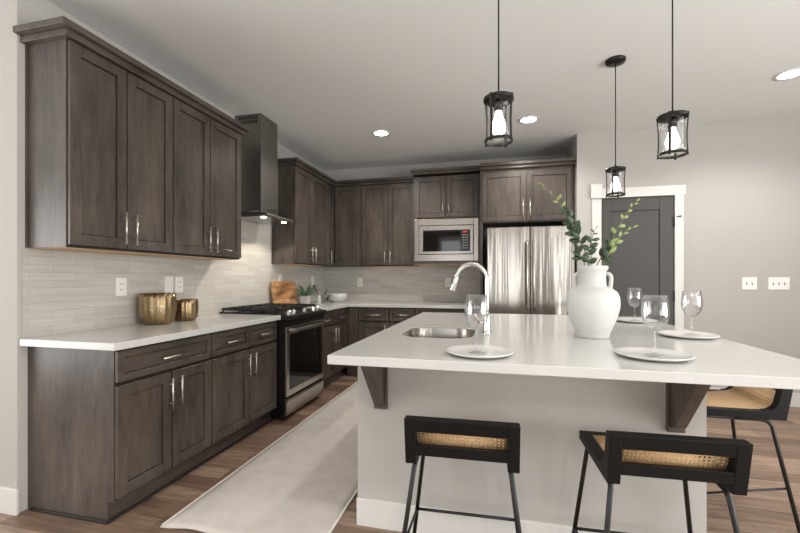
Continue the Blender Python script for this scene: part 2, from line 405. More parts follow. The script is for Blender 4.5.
# ------------------------------------------------------------------ door with casing
dr = MB().box(3.49, 4.167, YD + .012, YD + .05, .006, 2.072)
door = struct(dr.build('door_1', M_DOOR)); LOC[door.name] = Vector(door.location)
pn = MB()
for (a, b, c, d) in ((3.49, 3.585, .006, 2.072), (4.04, 4.167, .006, 2.072), (3.585, 4.04, 1.935, 2.072), (3.585, 4.04, .006, .22), (3.585, 4.04, .95, 1.08)):
    if c == .95: continue
    pn.box(a, b, YD + .0, YD + .013, c, d)
pn.build('raised_frame', M_DOOR, door, bevel=.003)
for z in (1.80, 1.05, .3):
    h = MB().cyl((4.172, YD - .006, z - .05), (4.172, YD - .006, z + .05), .008, 10); h.box(4.150, 4.172, YD - .004, YD + .001, z - .05, z + .05)
    if z == 1.80: h.cyl((4.172, YD - .006, z + .05), (4.215, YD - .03, z + .055), .005, 8); h.cyl((4.215, YD - .03, z + .055), (4.222, YD - .034, z + .056), .009, 8)
    h.build('hinge', M_DARKMETAL, door)
MB().cyl((3.555, YD - .05, .95), (3.555, YD, .95), .028, 16).build('door_knob', M_DARKMETAL, door)
cs = MB(); cs.box(3.40, 3.49, YD - .018, YD, 0, 2.072); cs.box(4.172, 4.25, YD - .018, YD, 0, 2.072)
cs.box(3.385, 4.267, YD - .024, YD, 2.072, 2.172); cs.box(3.385, 3.497, YD - .034, YD, 2.072, 2.222)
struct(cs.build('trim_3', M_TRIM, bevel=.002))

# ------------------------------------------------------------------ base cabinets
WF = .592          # door face
def base_body(F, u0, u1, parent, end0=False, end1=False):
    mb = MB(); fbox(mb, F, u0, u1, .11, .874, .0, WF - .021); mb.build('body', M_WV, parent)
    mb = MB(); fbox(mb, F, u0 + (0 if end0 else 0), u1, .0, .11, .0, .53); mb.build('toe_kick', M_WX if F is FB else M_WY, parent)
    mb = MB(); fbox(mb, F, u0 + .001, u1 - .001, .112, .8745, WF - .0209, WF - .0199); mb.build('gap_shade_frame', M_GAP, parent)  # frame coloured dark so shade shows in gaps around doors
# near left unit
c = thing('base_cabinet', 'left-hand base cabinet at the end of the run, with one wide drawer over two doors', 'cabinet', (.3, .32, 0), 'dark shaker base cabinets')
base_body(FL, .004, .683, c, end0=True)
mb = MB(); mb.prism([(0.001, 0), (.535, 0), (.535, .11), (.571, .11), (.571, .874), (0.001, .874)], -.002, .004, 'y'); mb.build('end_panel', M_WV, c)
mb = MB(); mb.box(.03, .541, -.012, -.002, 0, .016); mb.box(.53, .541, -.002, .683, 0, .016); mb.build('shoe_strip', M_GAP, c, bevel=.004)
d = shaker(FL, 'drawer', .002, .677, .706, .862, WF, c, horiz=True); pull(FL, d, .345, .781, WF, .19, False)
d = shaker(FL, 'door', .002, .342, .125, .688, WF, c); pull(FL, d, .318, .567, WF, .18, True)
d = shaker(FL, 'door', .352, .677, .125, .688, WF, c); pull(FL, d, .388, .567, WF, .18, True)
# second left unit
c = thing('base_cabinet', 'base cabinet left of the range, with two drawers side by side over two doors', 'cabinet', (.3, 1.06, 0), 'dark shaker base cabinets')
base_body(FL, .685, 1.490, c)
mb = MB(); mb.box(.53,   .541, .685, 1.490, 0, .016); mb.build('shoe_strip', M_GAP, c, bevel=.004)
for a, b, hu in ((.690, 1.094, 1.060), (1.102, 1.486, 1.136)):
    d = shaker(FL, 'drawer', a, b, .706, .862, WF, c, horiz=True); pull(FL, d, (a + b) / 2, .784, WF, .18, False)
    d = shaker(FL, 'door', a, b, .125, .688, WF, c); pull(FL, d, hu, .567, WF, .18, True)
# right of the range
c = thing('base_cabinet', 'base cabinet right of the range towards the corner, with two small drawers over two doors', 'cabinet', (.3, 2.66, 0), 'dark shaker base cabinets')
base_body(FL, 2.260, 3.137, c)
mb = MB(); fbox(mb, FL, 3.112, 3.137, .11, .874, WF - .021, WF - .004); mb.build('filler', M_WV, c)
for a, b, hu in ((2.265, 2.742, 2.705), (2.750, 3.108, 2.786)):
    d = shaker(FL, 'drawer', a, b, .706, .862, WF, c, horiz=True); pull(FL, d, (a + b) / 2 + (.0 if a < 2.5 else .02), .765, WF, .17, False)
    d = shaker(FL, 'door', a, b, .125, .688, WF, c); pull(FL, d, hu, .573, WF, .17, True)
# back run
c = thing('base_cabinet', 'base cabinet on the back wall beside the corner, with a drawer over one door', 'cabinet', (.87, 3.42, 0), 'dark shaker base cabinets')
mb = MB(); fbox(mb, FB, WF + .001, .735, .0, .874, 0, WF - .004); mb.build('filler', M_WV, c)
base_body(FB, .736, 1.135, c)
d = shaker(FB, 'drawer', .742, 1.129, .706, .862, WF, c, horiz=True); pull(FB, d, .93, .780, WF, .18, False)
d = shaker(FB, 'door', .742, 1.129, .125, .688, WF, c); pull(FB, d, 1.09, .573, WF, .17, True)
c = thing('base_cabinet', 'narrow base cabinet on the back wall half hidden by the island, drawer over one door', 'cabinet', (1.3, 3.42, 0), 'dark shaker base cabinets')
base_body(FB, 1.137, 1.458, c)
d = shaker(FB, 'drawer', 1.143, 1.452, .706, .862, WF, c, horiz=True); pull(FB, d, 1.285, .786, WF, .18, False)
d = shaker(FB, 'door', 1.143, 1.452, .125, .688, WF, c); pull(FB, d, 1.19, .573, WF, .17, True)
c = thing('base_cabinet', 'base cabinet under the microwave and left of the refrigerator, wide drawer over two doors', 'cabinet', (1.85, 3.42, 0), 'dark shaker base cabinets')
base_body(FB, 1.460, 2.232, c)
d = shaker(FB, 'drawer', 1.466, 2.226, .706, .862, WF, c, horiz=True); pull(FB, d, 1.84, .786, WF, .18, False)
for a, b, hu in ((1.466, 1.843, 1.81), (1.849, 2.226, 1.88)):
    d = shaker(FB, 'door', a, b, .125, .688, WF, c); pull(FB, d, hu, .573, WF, .17, True)
# fridge side panel
tag(MB().box(2.234, 2.262, 3.105, YB - .001, 0, 2.465).build('refrigerator_side_panel', M_WV, bevel=.001), 'tall dark wood panel standing left of the refrigerator', 'panel')
tag(MB().box(3.222, 3.25, 3.105, YB - .001, 0, 2.465).build('refrigerator_side_panel', M_WV, bevel=.001), 'tall dark wood panel between the refrigerator and the door wall', 'panel')

# ------------------------------------------------------------------ countertops
def slab(name, poly, z0, z1, m, hole=None, bevel=.003):
    bm = bmesh.new()
    def loop(pts, z):
        vs = [bm.verts.new((x, y, z)) for x, y in pts]
        return vs, [bm.edges.new((vs[i], vs[(i + 1) % len(vs)])) for i in range(len(vs))]
    es = loop(poly, z1)[1]
    if hole: es += loop(hole, z1)[1]
    bmesh.ops.triangle_fill(bm, use_beauty=True, use_dissolve=False, edges=es)
    top = list(bm.faces)
    r = bmesh.ops.extrude_face_region(bm, geom=top)
    bmesh.ops.translate(bm, verts=[g for g in r['geom'] if isinstance(g, bmesh.types.BMVert)], vec=(0, 0, z0 - z1))
    bmesh.ops.dissolve_limit(bm, angle_limit=.01, verts=bm.verts, edges=bm.edges) if not hole else None
    mb = MB(); mb.bm.free(); mb.bm = bm
    return mb.build(name, m, bevel=bevel)
XF = .626
tag(slab('countertop', [(.009, -.046), (XF, -.046), (XF, 1.492), (.009, 1.492)], .875, ZT, M_QUARTZ), 'white quartz countertop left of the range, carrying the gold pots', 'countertop')
tag(slab('countertop', [(.009, 2.256), (XF, 2.256), (XF, YB - XF), (2.232, YB - XF), (2.232, YB - .009), (.009, YB - .009)], .875, ZT, M_QUARTZ), 'L-shaped white quartz countertop running round the corner under the back wall tile', 'countertop')

# ------------------------------------------------------------------ upper cabinets
WU = .292; UZ0, UZ1 = 1.390, 2.457
def upper_body(F, u0, u1, parent, z0=UZ0, z1=2.462, w=WU):
    mb = MB(); fbox(mb, F, u0, u1, z0, z1, .0085, w - .021); mb.build('body', M_WV, parent)
    mb = MB(); fbox(mb, F, u0 + .001, u1 - .001, z0, z1, w - .0209, w - .0199); mb.build('gap_shade_frame', M_GAP, parent)  # upper frame darkened too, painting the shade between doors
    mb = MB(); fbox(mb, F, u0 + .012, u1 - .012, z0 - .003, z0 - .0005, .01, w - .03); mb.build('underside', M_TAN, parent)
UV = 1.522
c = thing('upper_cabinet', 'large upper cabinet nearest the camera at the wall end, two tall doors', 'cabinet', (.15, .31, UZ0), 'dark shaker upper cabinets')
upper_body(FL, -.004, .676, c)
mb = MB(); mb.box(.0005, .014, -.014, -.004, UZ0, 2.462); mb.box(.014, WU - .021, -.008, -.004, UZ0, 2.462); mb.build('end_panel', M_WV, c)
for a, b, hu in ((-.002, .323, .293), (.331, .671, .365)):
    d = shaker(FL, 'door', a, b, UZ0 + .013, UZ1, WU, c); pull(FL, d, hu, UV, WU, .19, True)
c = thing('upper_cabinet', 'upper cabinet left of the range hood, two tall doors, gold pots below', 'cabinet', (.15, 1.02, UZ0), 'dark shaker upper cabinets')
upper_body(FL, .678, 1.422, c)
for a, b, hu in ((.681, 1.033, 1.0), (1.041, 1.418, 1.078)):
    d = shaker(FL, 'door', a, b, UZ0 + .013, UZ1, WU, c); pull(FL, d, hu, UV, WU, .19, True)
c = thing('upper_cabinet', 'upper cabinet right of the range hood, two doors, above the cutting board', 'cabinet', (.15, 2.78, UZ0), 'dark shaker upper cabinets')
upper_body(FL, 2.362, 3.244, c)
for a, b, hu in ((2.366, 2.763, 2.725), (2.771, 3.240, 2.812)):
    d = shaker(FL, 'door', a, b, UZ0 + .013, UZ1, WU, c); pull(FL, d, hu, UV - .01, WU, .17, True)
c = thing('upper_cabinet', 'inside-corner upper cabinet with a folding door on both walls', 'cabinet', (.3, 3.5, UZ0), 'dark shaker upper cabinets')
mb = MB(); mb.box(.0085, WU - .021, 3.246, YB - .0085, UZ0, 2.462); mb.box(WU - .021, .668, YB - WU + .021, YB - .0085, UZ0, 2.462); mb.build('body', M_WV, c)
d = shaker(FL, 'door', 3.249, 3.432, UZ0 + .013, UZ1, WU, c, stile=.045); pull(FL, d, 3.274, UV - .01, WU, .17, True)
d = shaker(FB, 'door', .300, .60, UZ0 + .013, UZ1, WU, c, stile=.05)
mb = MB(); fbox(mb, FB, .603, .668, UZ0 + .002, 2.46, WU - .021, WU - .003); mb.build('filler', M_WV, c)
c = thing('upper_cabinet', 'upper cabinet on the back wall left of the microwave, two doors', 'cabinet', (1.03, 3.57, UZ0), 'dark shaker upper cabinets')
upper_body(FB, .672, 1.392, c)
for a, b, hu in ((.676, 1.036, 1.0), (1.042, 1.39, 1.075)):
    d = shaker(FB, 'door', a, b, UZ0 + .013, UZ1, WU, c); pull(FB, d, hu, UV - .01, WU, .16, True)
# microwave cabinet (deeper)
WM = .40
c = thing('microwave_cabinet', 'deeper upper cabinet with two short doors that holds the microwave', 'cabinet', (1.81, 3.53, 1.405))
mb = MB()
fbox(mb, FB, 1.396, 2.231, 1.405, 1.44, .009, WM - .004); fbox(mb, FB, 1.396, 1.412, 1.44, 1.965, .009, WM - .021); fbox(mb, FB, 2.203, 2.231, 1.44, 1.965, .009, WM - .01)
fbox(mb, FB, 1.396, 2.231, 1.965, 2.50, .009, WM - .021); fbox(mb, FB, 1.412, 2.203, 1.44, 1.965, .009, .03); mb.build('body', M_WV, c)
mb = MB(); fbox(mb, FB, 1.40, 2.22, 1.4018, 1.4045, .02, WM - .02); mb.build('underside', M_TAN, c)
for a, b, hu in ((1.418, 1.806, 1.774), (1.812, 2.198, 1.846)):
    d = shaker(FB, 'door', a, b, 1.986, 2.488, WM, c); pull(FB, d, hu, 2.095, WM, .14, True)
# fridge cabinet
WG = .65
c = thing('refrigerator_cabinet', 'deep two-door wall cabinet over the stainless refrigerator', 'cabinet', (2.74, 3.4, 1.86))
mb = MB(); fbox(mb, FB, 2.263, 3.221, 1.862, 2.465, .001, WG - .021); mb.build('body', M_WV, c)
for a, b, hu in ((2.258, 2.737, 2.704), (2.743, 3.218, 2.778)):
    d = shaker(FB, 'door', a, b, 1.876, 2.43, WG, c); pull(FB, d, hu, 2.0, WG, .24, True)
# crown mouldings: a flat fascia with a projecting cap
def crown(name, label, segs, z0, z1, mats=M_WY):
    t = thing(name, label, 'moulding', (segs[0][0], segs[0][2], z0))
    zm = z0 + (z1 - z0) * .48
    mb = MB()
    for x0, x1, y0, y1 in segs: mb.box(x0, x1, y0, y1, z0, zm)
    mb.build('fascia', mats, t)
    return t, zm
z0, z1 = 2.4625, 2.530
def crown2(label, fas, cap, z0, z1, m):
    t = thing('crown_molding', label, 'moulding', (*fas[0], z0)); zm = z0 + (z1 - z0) * .5
    MB().prism(fas, z0, zm, 'z').build('fascia', m, t, bevel=.003)
    MB().prism(cap, zm, z1, 'z').build('cap', m, t, bevel=.004)
crown2('long dark crown moulding on the left wall cabinets nearest the camera',
       [(.0005, -.038), (.312, -.038), (.312, 1.442), (.0005, 1.442)], [(.0005, -.072), (.342, -.072), (.342, 1.468), (.0005, 1.468)], z0, z1, M_WY)
crown2('dark crown moulding that turns the corner from the hood to the microwave',
       [(.001, 2.342), (.312, 2.342), (.312, YB - .312), (1.393, YB - .312), (1.393, YB - .001), (.001, YB - .001)],
       [(.001, 2.315), (.342, 2.315), (.342, YB - .342), (1.393, YB - .342), (1.393, YB - .001), (.001, YB - .001)], z0, z1, M_WX)
crown2('short raised dark crown moulding over the microwave cabinet',
       [(1.394, YB - .42), (2.2325, YB - .42), (2.2325, YB - .001), (1.394, YB - .001)],
       [(1.372, YB - .446), (2.2325, YB - .446), (2.2325, YB - .001), (1.372, YB - .001)], 2.5255, 2.585, M_WX)
crown2('deep dark crown moulding over the refrigerator cabinet',
       [(2.234, YB - .67), (3.2515, YB - .67), (3.2515, YB - .001), (2.234, YB - .001)],
       [(2.2335, YB - .698), (3.2515, YB - .698), (3.2515, YB - .001), (2.2335, YB - .001)], 2.466, 2.535, M_WX)

# ------------------------------------------------------------------ range
R0, R1 = 1.498, 2.250
t = thing('gas_range', 'stainless slide-in gas range between the base cabinets under the hood', 'range', (.35, (R0 + R1) / 2, 0))
mb = MB(); mb.box(.02, .655, R0, R1, .035, .905)
for x in (.08, .6):
    for y in (R0 + .05, R1 - .05): mb.cyl((x, y, 0), (x, y, .04), .02, 10)
mb.build('body', M_BLACK, t, bevel=.002)
mb = MB(); mb.prism([(.012, .905), (.600, .905), (.600, .925), (.012, .930)], R0 - .004, R1 + .004, 'y'); mb.build('cooktop', M_BLACK, t, bevel=.004)
mb = MB(); mb.prism([(.600, .9055), (.70, .9055), (.706, .895), (.706, .878), (.694, .873), (.6, .873)], R0 - .003, R1 + .003, 'y'); mb.prism([(.600, .9056), (.668, .9056), (.61, .926), (.6, .926)], R0 - .003, R1 + .003, 'y')
mb.build('control_panel', mat('dark_range_trim', (58, 56, 54), .3, .8), t, bevel=.003)
mb = MB(); mb.prism([(.655, .872), (.688, .872), (.676, .812), (.655, .812)], R0 + .002, R1 - .002, 'y'); mb.build('vent_panel', M_BLACK, t)
od = MB(); od.box(.656, .676, R0 + .004, R1 - .004, .208, .808); od = od.build('oven_door', M_STEEL, t, bevel=.003)
MB().box(.6755, .679, R0 + .055, R1 - .055, .262, .742).build('window', M_BLKGLASS, od, bevel=.001)
# bowed flat handle
rings = []
for k in range(17):
    f = k / 16; y = R0 + .012 + f * (R1 - R0 - .024); bow = .052 * (1 - (2 * f - 1) ** 2) ** .5 * .72 + .004; z = .775
    x = .678 + bow
    rings.append([(x - .008, y, z - .02), (x + .004, y, z - .02), (x + .008, y, z), (x + .004, y, z + .02), (x - .008, y, z + .02)])
mb = MB(); mb.rings(rings, smooth=False); mb.box(.674, .69, R0 + .012, R0 + .036, .758, .792); mb.box(.674, .69, R1 - .036, R1 - .012, .758, .792)
mb.build('handle', M_STEEL, od)
mb = MB(); mb.prism([(.656, .05), (.676, .05), (.676, .168), (.694, .186), (.69, .194), (.656, .194)], R0 + .004, R1 - .004, 'y'); mb.build('storage_drawer', M_STEEL, t, bevel=.002)
for i in range(5):
    y = (R0 + .085, R0 + .175, R0 + .38, R1 - .175, R1 - .085)[i]
    a = Vector((.640, y, .914)); n = Vector((.42, 0, .9)).normalized()
    mb = MB(); mb.tube([a, a + n * .008, a + n * .0085, a + n * .034, a + n * .038], [.024, .024, .0185, .0165, .012], 18); mb.build('knob', M_CHROME, t)
# burners and continuous cast-iron grates
for x, y, r in ((.17, R0 + .16, .042), (.45, R0 + .16, .05), (.31, (R0 + R1) / 2, .055), (.17, R1 - .16, .042), (.45, R1 - .16, .05)):
    mb = MB().lathe([(r * 1.25, .926), (r * 1.25, .934), (r, .936), (r, .944), (.001, .946)], (x, y, 0), 20); mb.build('burner', M_IRON, t)
for g in range(3):
    a = R0 + .012 + g * .2455; b = a + .24; mb = MB()
    zg0, zg1 = .948, .964
    for y in (a, b - .013): mb.box(.03, .59, y, y + .013, zg0 - .006, zg1)
    for x in (.03, .30, .577): mb.box(x, x + .013, a, b, zg0 - .004, zg1)
    for x in (.165, .445):
        mb.box(x - .006, x + .006, a, a + .085, zg0, zg1 + .002); mb.box(x - .006, x + .006, b - .085, b, zg0, zg1 + .002)
        mb.box(x - .11, x - .045, (a + b) / 2 - .006, (a + b) / 2 + .006, zg0, zg1 + .002); mb.box(x + .045, x + .11, (a + b) / 2 - .006, (a + b) / 2 + .006, zg0, zg1 + .002)
    for x in (.036, .583):
        for y in (a + .006, b - .007): mb.cyl((x, y, .925), (x, y, .95), .008, 8)
    mb.build('grate', M_IRON, t, bevel=.002)

# ------------------------------------------------------------------ range hood
HY = 1.874
t = thing('range_hood', 'stainless chimney range hood with a curved glass canopy above the range', 'range hood', (.14, HY, 1.79))
MB().box(.001, .285, HY - .15, HY + .15, 1.845, 2.33).build('lower_chimney', M_STEELD, t, bevel=.002)
up = MB().box(.001, .281, HY - .146, HY + .146, 2.33, ZC - .001).build('upper_chimney', M_STEELD, t, bevel=.002)
mb = MB()
for k in range(8):
    for zz in (2.685, 2.725): mb.box(.045 + k * .026, .060 + k * .026, HY - .1475, HY - .1455, zz, zz + .03)
mb.build('vent_slot', M_BLACK, up)
mb = MB(); mb.prism([(.009, 1.798), (.40, 1.798), (.41, 1.806), (.40, 1.822), (.285, 1.845), (.009, 1.845)], HY - .25, HY + .25, 'y'); mb.build('hood_body', M_STEELD, t, bevel=.003)
MB().box(.03, .38, HY - .24, HY + .24, 1.794, 1.799).build('filter_plate', M_STEEL, t)
rings = []
for k in range(25):
    f = k / 24 * 2 - 1; y = HY + f * .45; z = 1.795 + .075 * (1 - f * f)
    xo = .34 + .15 * math.sqrt(max(0, 1 - (abs(f) ** 2.6) * .85))
    rings.append([(.012, y, z), (xo, y, z), (xo, y, z + .006), (.012, y, z + .006)])
MB().rings(rings, smooth=False).build('glass_canopy', M_HGLASS, t)
for dy in (-.18, .18):
    MB().lathe([(.024, 0), (.024, -.004), (.001, -.0045)], (.33, HY + dy, 1.7935), 20).build('hood_lamp', M_HOODL, t)
    spot('hood_spot', (.33, HY + dy, 1.785), 14, 125, (1, .90, .76), .25, .025)

# ------------------------------------------------------------------ microwave
t = thing('microwave', 'built-in stainless microwave with a red clock, set in the back wall cabinet', 'microwave', (1.807, 3.35, 1.441))
FM = WM + .004
def ring(F, u0, u1, v0, v1, iu0, iu1, iv0, iv1, w0, w1):
    mb = MB(); fbox(mb, F, u0, iu0, v0, v1, w0, w1); fbox(mb, F, iu1, u1, v0, v1, w0, w1); fbox(mb, F, iu0, iu1, v0, iv0, w0, w1); fbox(mb, F, iu0, iu1, iv1, v1, w0, w1); return mb
ring(FB, 1.4125, 2.2025, 1.443, 1.962, 1.466, 2.146, 1.524, 1.884, .36, FM).build('trim_kit', M_STEEL, t, bevel=.003)
mb = MB(); fbox(mb, FB, 1.466, 2.146, 1.524, 1.884, .04, FM - .02); mb.build('body', M_BLACK, t)
d = ring(FB, 1.473, 2.139, 1.531, 1.877, 1.522, 2.103, 1.562, 1.823, FM - .02, FM + .006).build('door', M_STEEL, t, bevel=.002)
mb = MB(); fbox(mb, FB, 1.522, 1.985, 1.562, 1.823, FM - .02, FM + .001); mb.build('window', M_BLKGLASS, d)
d = MB(); fbox(d, FB, 1.985, 2.103, 1.562, 1.823, FM - .02, FM + .001); d = d.build('control_panel', M_BLACK, t)
mb = MB()
for k, du in enumerate((0, .018, .04, .058)):   # a small four-digit clock
    u = 2.018 + du * .75
    for a, b, q, e in ((u, u + .008, 1.806, 1.808), (u, u + .008, 1.7985, 1.8), (u, u + .008, 1.790, 1.792), (u + .0065, u + .008, 1.790, 1.808), (u, u + .0015, 1.790, 1.808)):
        fbox(mb, FB, a, b, q, e, FM + .001, FM + .002)
mb.build('display', M_RED, d)
for r in range(6):
    for q in range(3):
        mb = MB(); u = 2.013 + q * .026; v = 1.755 - r * .032; fbox(mb, FB, u, u + .015, v, v + .013, FM + .0008, FM + .0025); mb.build('button', M_GREY, d)

# ------------------------------------------------------------------ refrigerator
t = thing('refrigerator', 'stainless French-door refrigerator with streaky reflections, right of the microwave', 'refrigerator', (2.77, 3.3, 0))
MB().box(2.312, 3.206, 3.02, 3.70, .03, 1.775).build('body', mat('dark_fridge_case', (62, 60, 58), .5), t)
yf0, yf1 = 2.935, 3.015
for nm, a, b, hx, hl in (('door', 2.314, 2.765, 2.736, 'left'), ('door', 2.773, 3.218, 2.803, 'right')):
    d = MB().box(a, b, yf0, yf1, .70, 1.79).build(nm, M_STEELV, t, bevel=.008, seg=3)
    mb = MB(); pts = [(hx, yf0 + .002, 1.63), (hx, yf0 - .035, 1.622), (hx, yf0 - .047, 1.60), (hx, yf0 - .047, .93), (hx, yf0 - .035, .905), (hx, yf0 + .002, .895)]
    mb.tube(pts, .0125, 12); mb.build('handle', M_STEEL, d)
d = MB().box(2.314, 3.218, yf0, yf1, .05, .69).build('freezer_drawer', M_STEELV, t, bevel=.008, seg=3)
mb = MB(); mb.tube([(2.42, yf0 + .002, .62), (2.425, yf0 - .047, .62), (3.107, yf0 - .047, .62), (3.112, yf0 + .002, .62)], .0125, 12); mb.build('handle', M_STEEL, d)

# ------------------------------------------------------------------ island
IX0, IX1, IY0, IY1 = 1.751, 3.577, -.079, 2.095
BX0, BX1, BY0, BY1 = 1.775, 3.265, .295, 2.07
t = thing('kitchen_island', 'grey painted island body with a white skirting board, under the white top', 'island', ((BX0 + BX1) / 2, (BY0 + BY1) / 2, 0))
sink_holes = (1.90, 2.30, .50, 1.0)
mb = MB()   # hollow shell so the sink bowl has room
mb.box(BX0 - .026, BX1, BY0, BY0 + .04, 0, .874); mb.box(BX0 + .02, BX1, BY1 - .04, BY1, 0, .874); mb.box(BX1 - .04, BX1, BY0 + .04, BY1 - .04, 0, .874); mb.box(BX0 + .02, BX0 + .04, BY0 + .04, BY1 - .04, .1, .874)
mb.build('body', M_WALL, t)
for k in range(4):
    a = BY0 + .045 + k * .43; b = a + .424
    mb = MB(); s = .058
    mb.box(BX0 + .009, BX0 + .02, a + s, b - s, .125 + s, .86 - s)
    for (p, q, r, w) in ((a, a + s, .125, .86), (b - s, b, .125, .86), (a + s, b - s, .125, .125 + s), (a + s, b - s, .86 - s, .86)): mb.box(BX0, BX0 + .02, p, q, r, w)
    mb.build('door', M_WV, t, bevel=.0015, seg=1)
mb = MB(); mb.box(BX0 - .028, BX1 + .014, BY0 - .014, BY0, 0, .135); mb.box(BX1, BX1 + .014, BY0, BY1 + .014, 0, .135); mb.box(BX0 + .02, BX1, BY1, BY1 + .014, 0, .135); mb.build('baseboard', M_TRIM, t, bevel=.003)
def rrect(x0, x1, y0, y1, r, n=8):
    pts = []
    for cx, cy, a0 in ((x1 - r, y0 + r, -PI / 2), (x1 - r, y1 - r, 0), (x0 + r, y1 - r, PI / 2), (x0 + r, y0 + r, PI)):
        for k in range(n + 1):
            a = a0 + PI / 2 * k / n; pts.append((cx + r * math.cos(a), cy + r * math.sin(a)))
    return pts
hole = rrect(1.895, 2.30, .50, .985, .13)
tag(slab('island_countertop', [(IX0, IY0), (IX1, IY0), (IX1, IY1), (IX0, IY1)], .8755, ZT, M_QUARTZ, hole=hole, bevel=.0025), 'large white quartz island top with the sink cut out, set with plates', 'countertop')
# undermount sink
t = thing('sink', 'undermount stainless sink bowl in the island top', 'sink', (2.1, .74, .68))
mb = MB(); rg = []
for off, z in ((.0022, .9105), (.004, .905), (.006, .80), (.010, .72), (.028, .70), (.075, .694), (.16, .69)):
    rg.append([(x, y, z) for x, y in rrect(1.895 + off, 2.30 - off, .50 + off, .985 - off, max(.02, .13 - off * .5))])
mb.rings(rg, cap=False); bmesh.ops.contextual_create(mb.bm, geom=[e for e in mb.bm.edges if e.is_boundary and all(abs(v.co.z - .69) < 1e-4 for v in e.verts)])
o = mb.build('bowl', M_SINK, t); sm = o.modifiers.new('thickness', 'SOLIDIFY'); sm.thickness = .0015; sm.offset = 0
MB().lathe([(.045, .6955), (.045, .698), (.03, .697), (.001, .6965)], (2.1, .74, 0), 24).build('drain', M_CHROME, t)
# faucet
fx, fy = 2.371, .723
t = thing('faucet', 'tall arched chrome pull-down faucet beside the sink', 'faucet', (fx, fy, ZT))
MB().lathe([(.028, 0), (.028, .006), (.024, .012), (.021, .03), (.0205, .10), (.017, .115), (.001, .116)], (fx, fy, ZT), 24).build('base', M_CHROME, t)
pts = [(fx, fy, ZT + .11), (fx, fy, 1.05), (fx, fy, 1.20)]
R = .088
for k in range(1, 17):
    a = PI * k / 16 * .93; pts.append((fx - R + R * math.cos(a), fy - .01 * k / 16, 1.212 + (R + .01) * math.sin(a)))
e = Vector(pts[-1]); dvec = (e - Vector(pts[-2])).normalized()
MB().tube(pts, .0125, 14).build('spout', M_CHROME, t)
hd = MB().tube([e - dvec * .01, e, e + dvec * .02, e + dvec * .075, e + dvec * .085], [.0135, .0155, .0165, .0165, .013], 16).build('spray_head', M_CHROME, t)
mb = MB(); mb.cyl((fx - .02, fy - .005, ZT + .065), (fx - .045, fy - .02, ZT + .068), .012, 12); mb.tube([(fx - .04, fy - .018, ZT + .068), (fx - .06, fy - .05, ZT + .10), (fx - .065, fy - .06, ZT + .115)], [.006, .005, .0045], 8); mb.build('handle', M_CHROME, t)
# corbels
for x, where in ((1.873, 'left'), (3.148, 'right')):
    t = thing('corbel', 'dark wood bracket under the %s end of the island overhang' % where, 'corbel', (x, BY0, .59), 'island corbels')
    MB().box(x - .033, x + .033, BY0 - .022, BY0 - .001, .59, .875).build('back_plate', M_WV, t, bevel=.002)
    MB().prism([(BY0 - .022, .875), (BY0 - .255, .875), (BY0 - .255, .85), (BY0 - .06, .625), (BY0 - .022, .61)], x - .022, x + .022, 'x').build('brace', M_WV, t, bevel=.002)

# ------------------------------------------------------------------ rug
t = thing('runner_rug', 'pale ivory runner rug on the wood floor between the range and the island', 'rug', (1.23, 1.5, 0))
bm = bmesh.new(); nx, ny = 18, 60; x0, x1, y0, y1 = .82, 1.642, .04, 2.98
g = [[None] * (ny + 1) for _ in range(nx + 1)]
for i in range(nx + 1):
    for j in range(ny + 1):
        x = x0 + (x1 - x0) * i / nx; y = y0 + (y1 - y0) * j / ny
        w = .0035 * max(0, math.sin(x * 21 + y * 3)) * math.exp(-j / 3) + .0012 * math.sin(x * 9 + y * 4.3) ** 2
        g[i][j] = bm.verts.new((x, y + (.012 * math.sin(x * 14) if j == 0 else 0), .009 + w))
for i in range(nx):
    for j in range(ny): bm.faces.new((g[i][j], g[i + 1][j], g[i + 1][j + 1], g[i][j + 1])).smooth = True
mb = MB(); mb.bm.free(); mb.bm = bm
o = mb.build('pile', M_RUG, t, fixn=True); sm = o.modifiers.new('thickness', 'SOLIDIFY'); sm.thickness = .0075; sm.offset = -1
mb = MB(); mb.box(x0 - .008, x0 + .004, y0 + .005, y1, .001, .0105); mb.box(x1 - .004, x1 + .008, y0 + .005, y1, .001, .0105); mb.build('binding', M_RUGEDGE, t, bevel=.002)

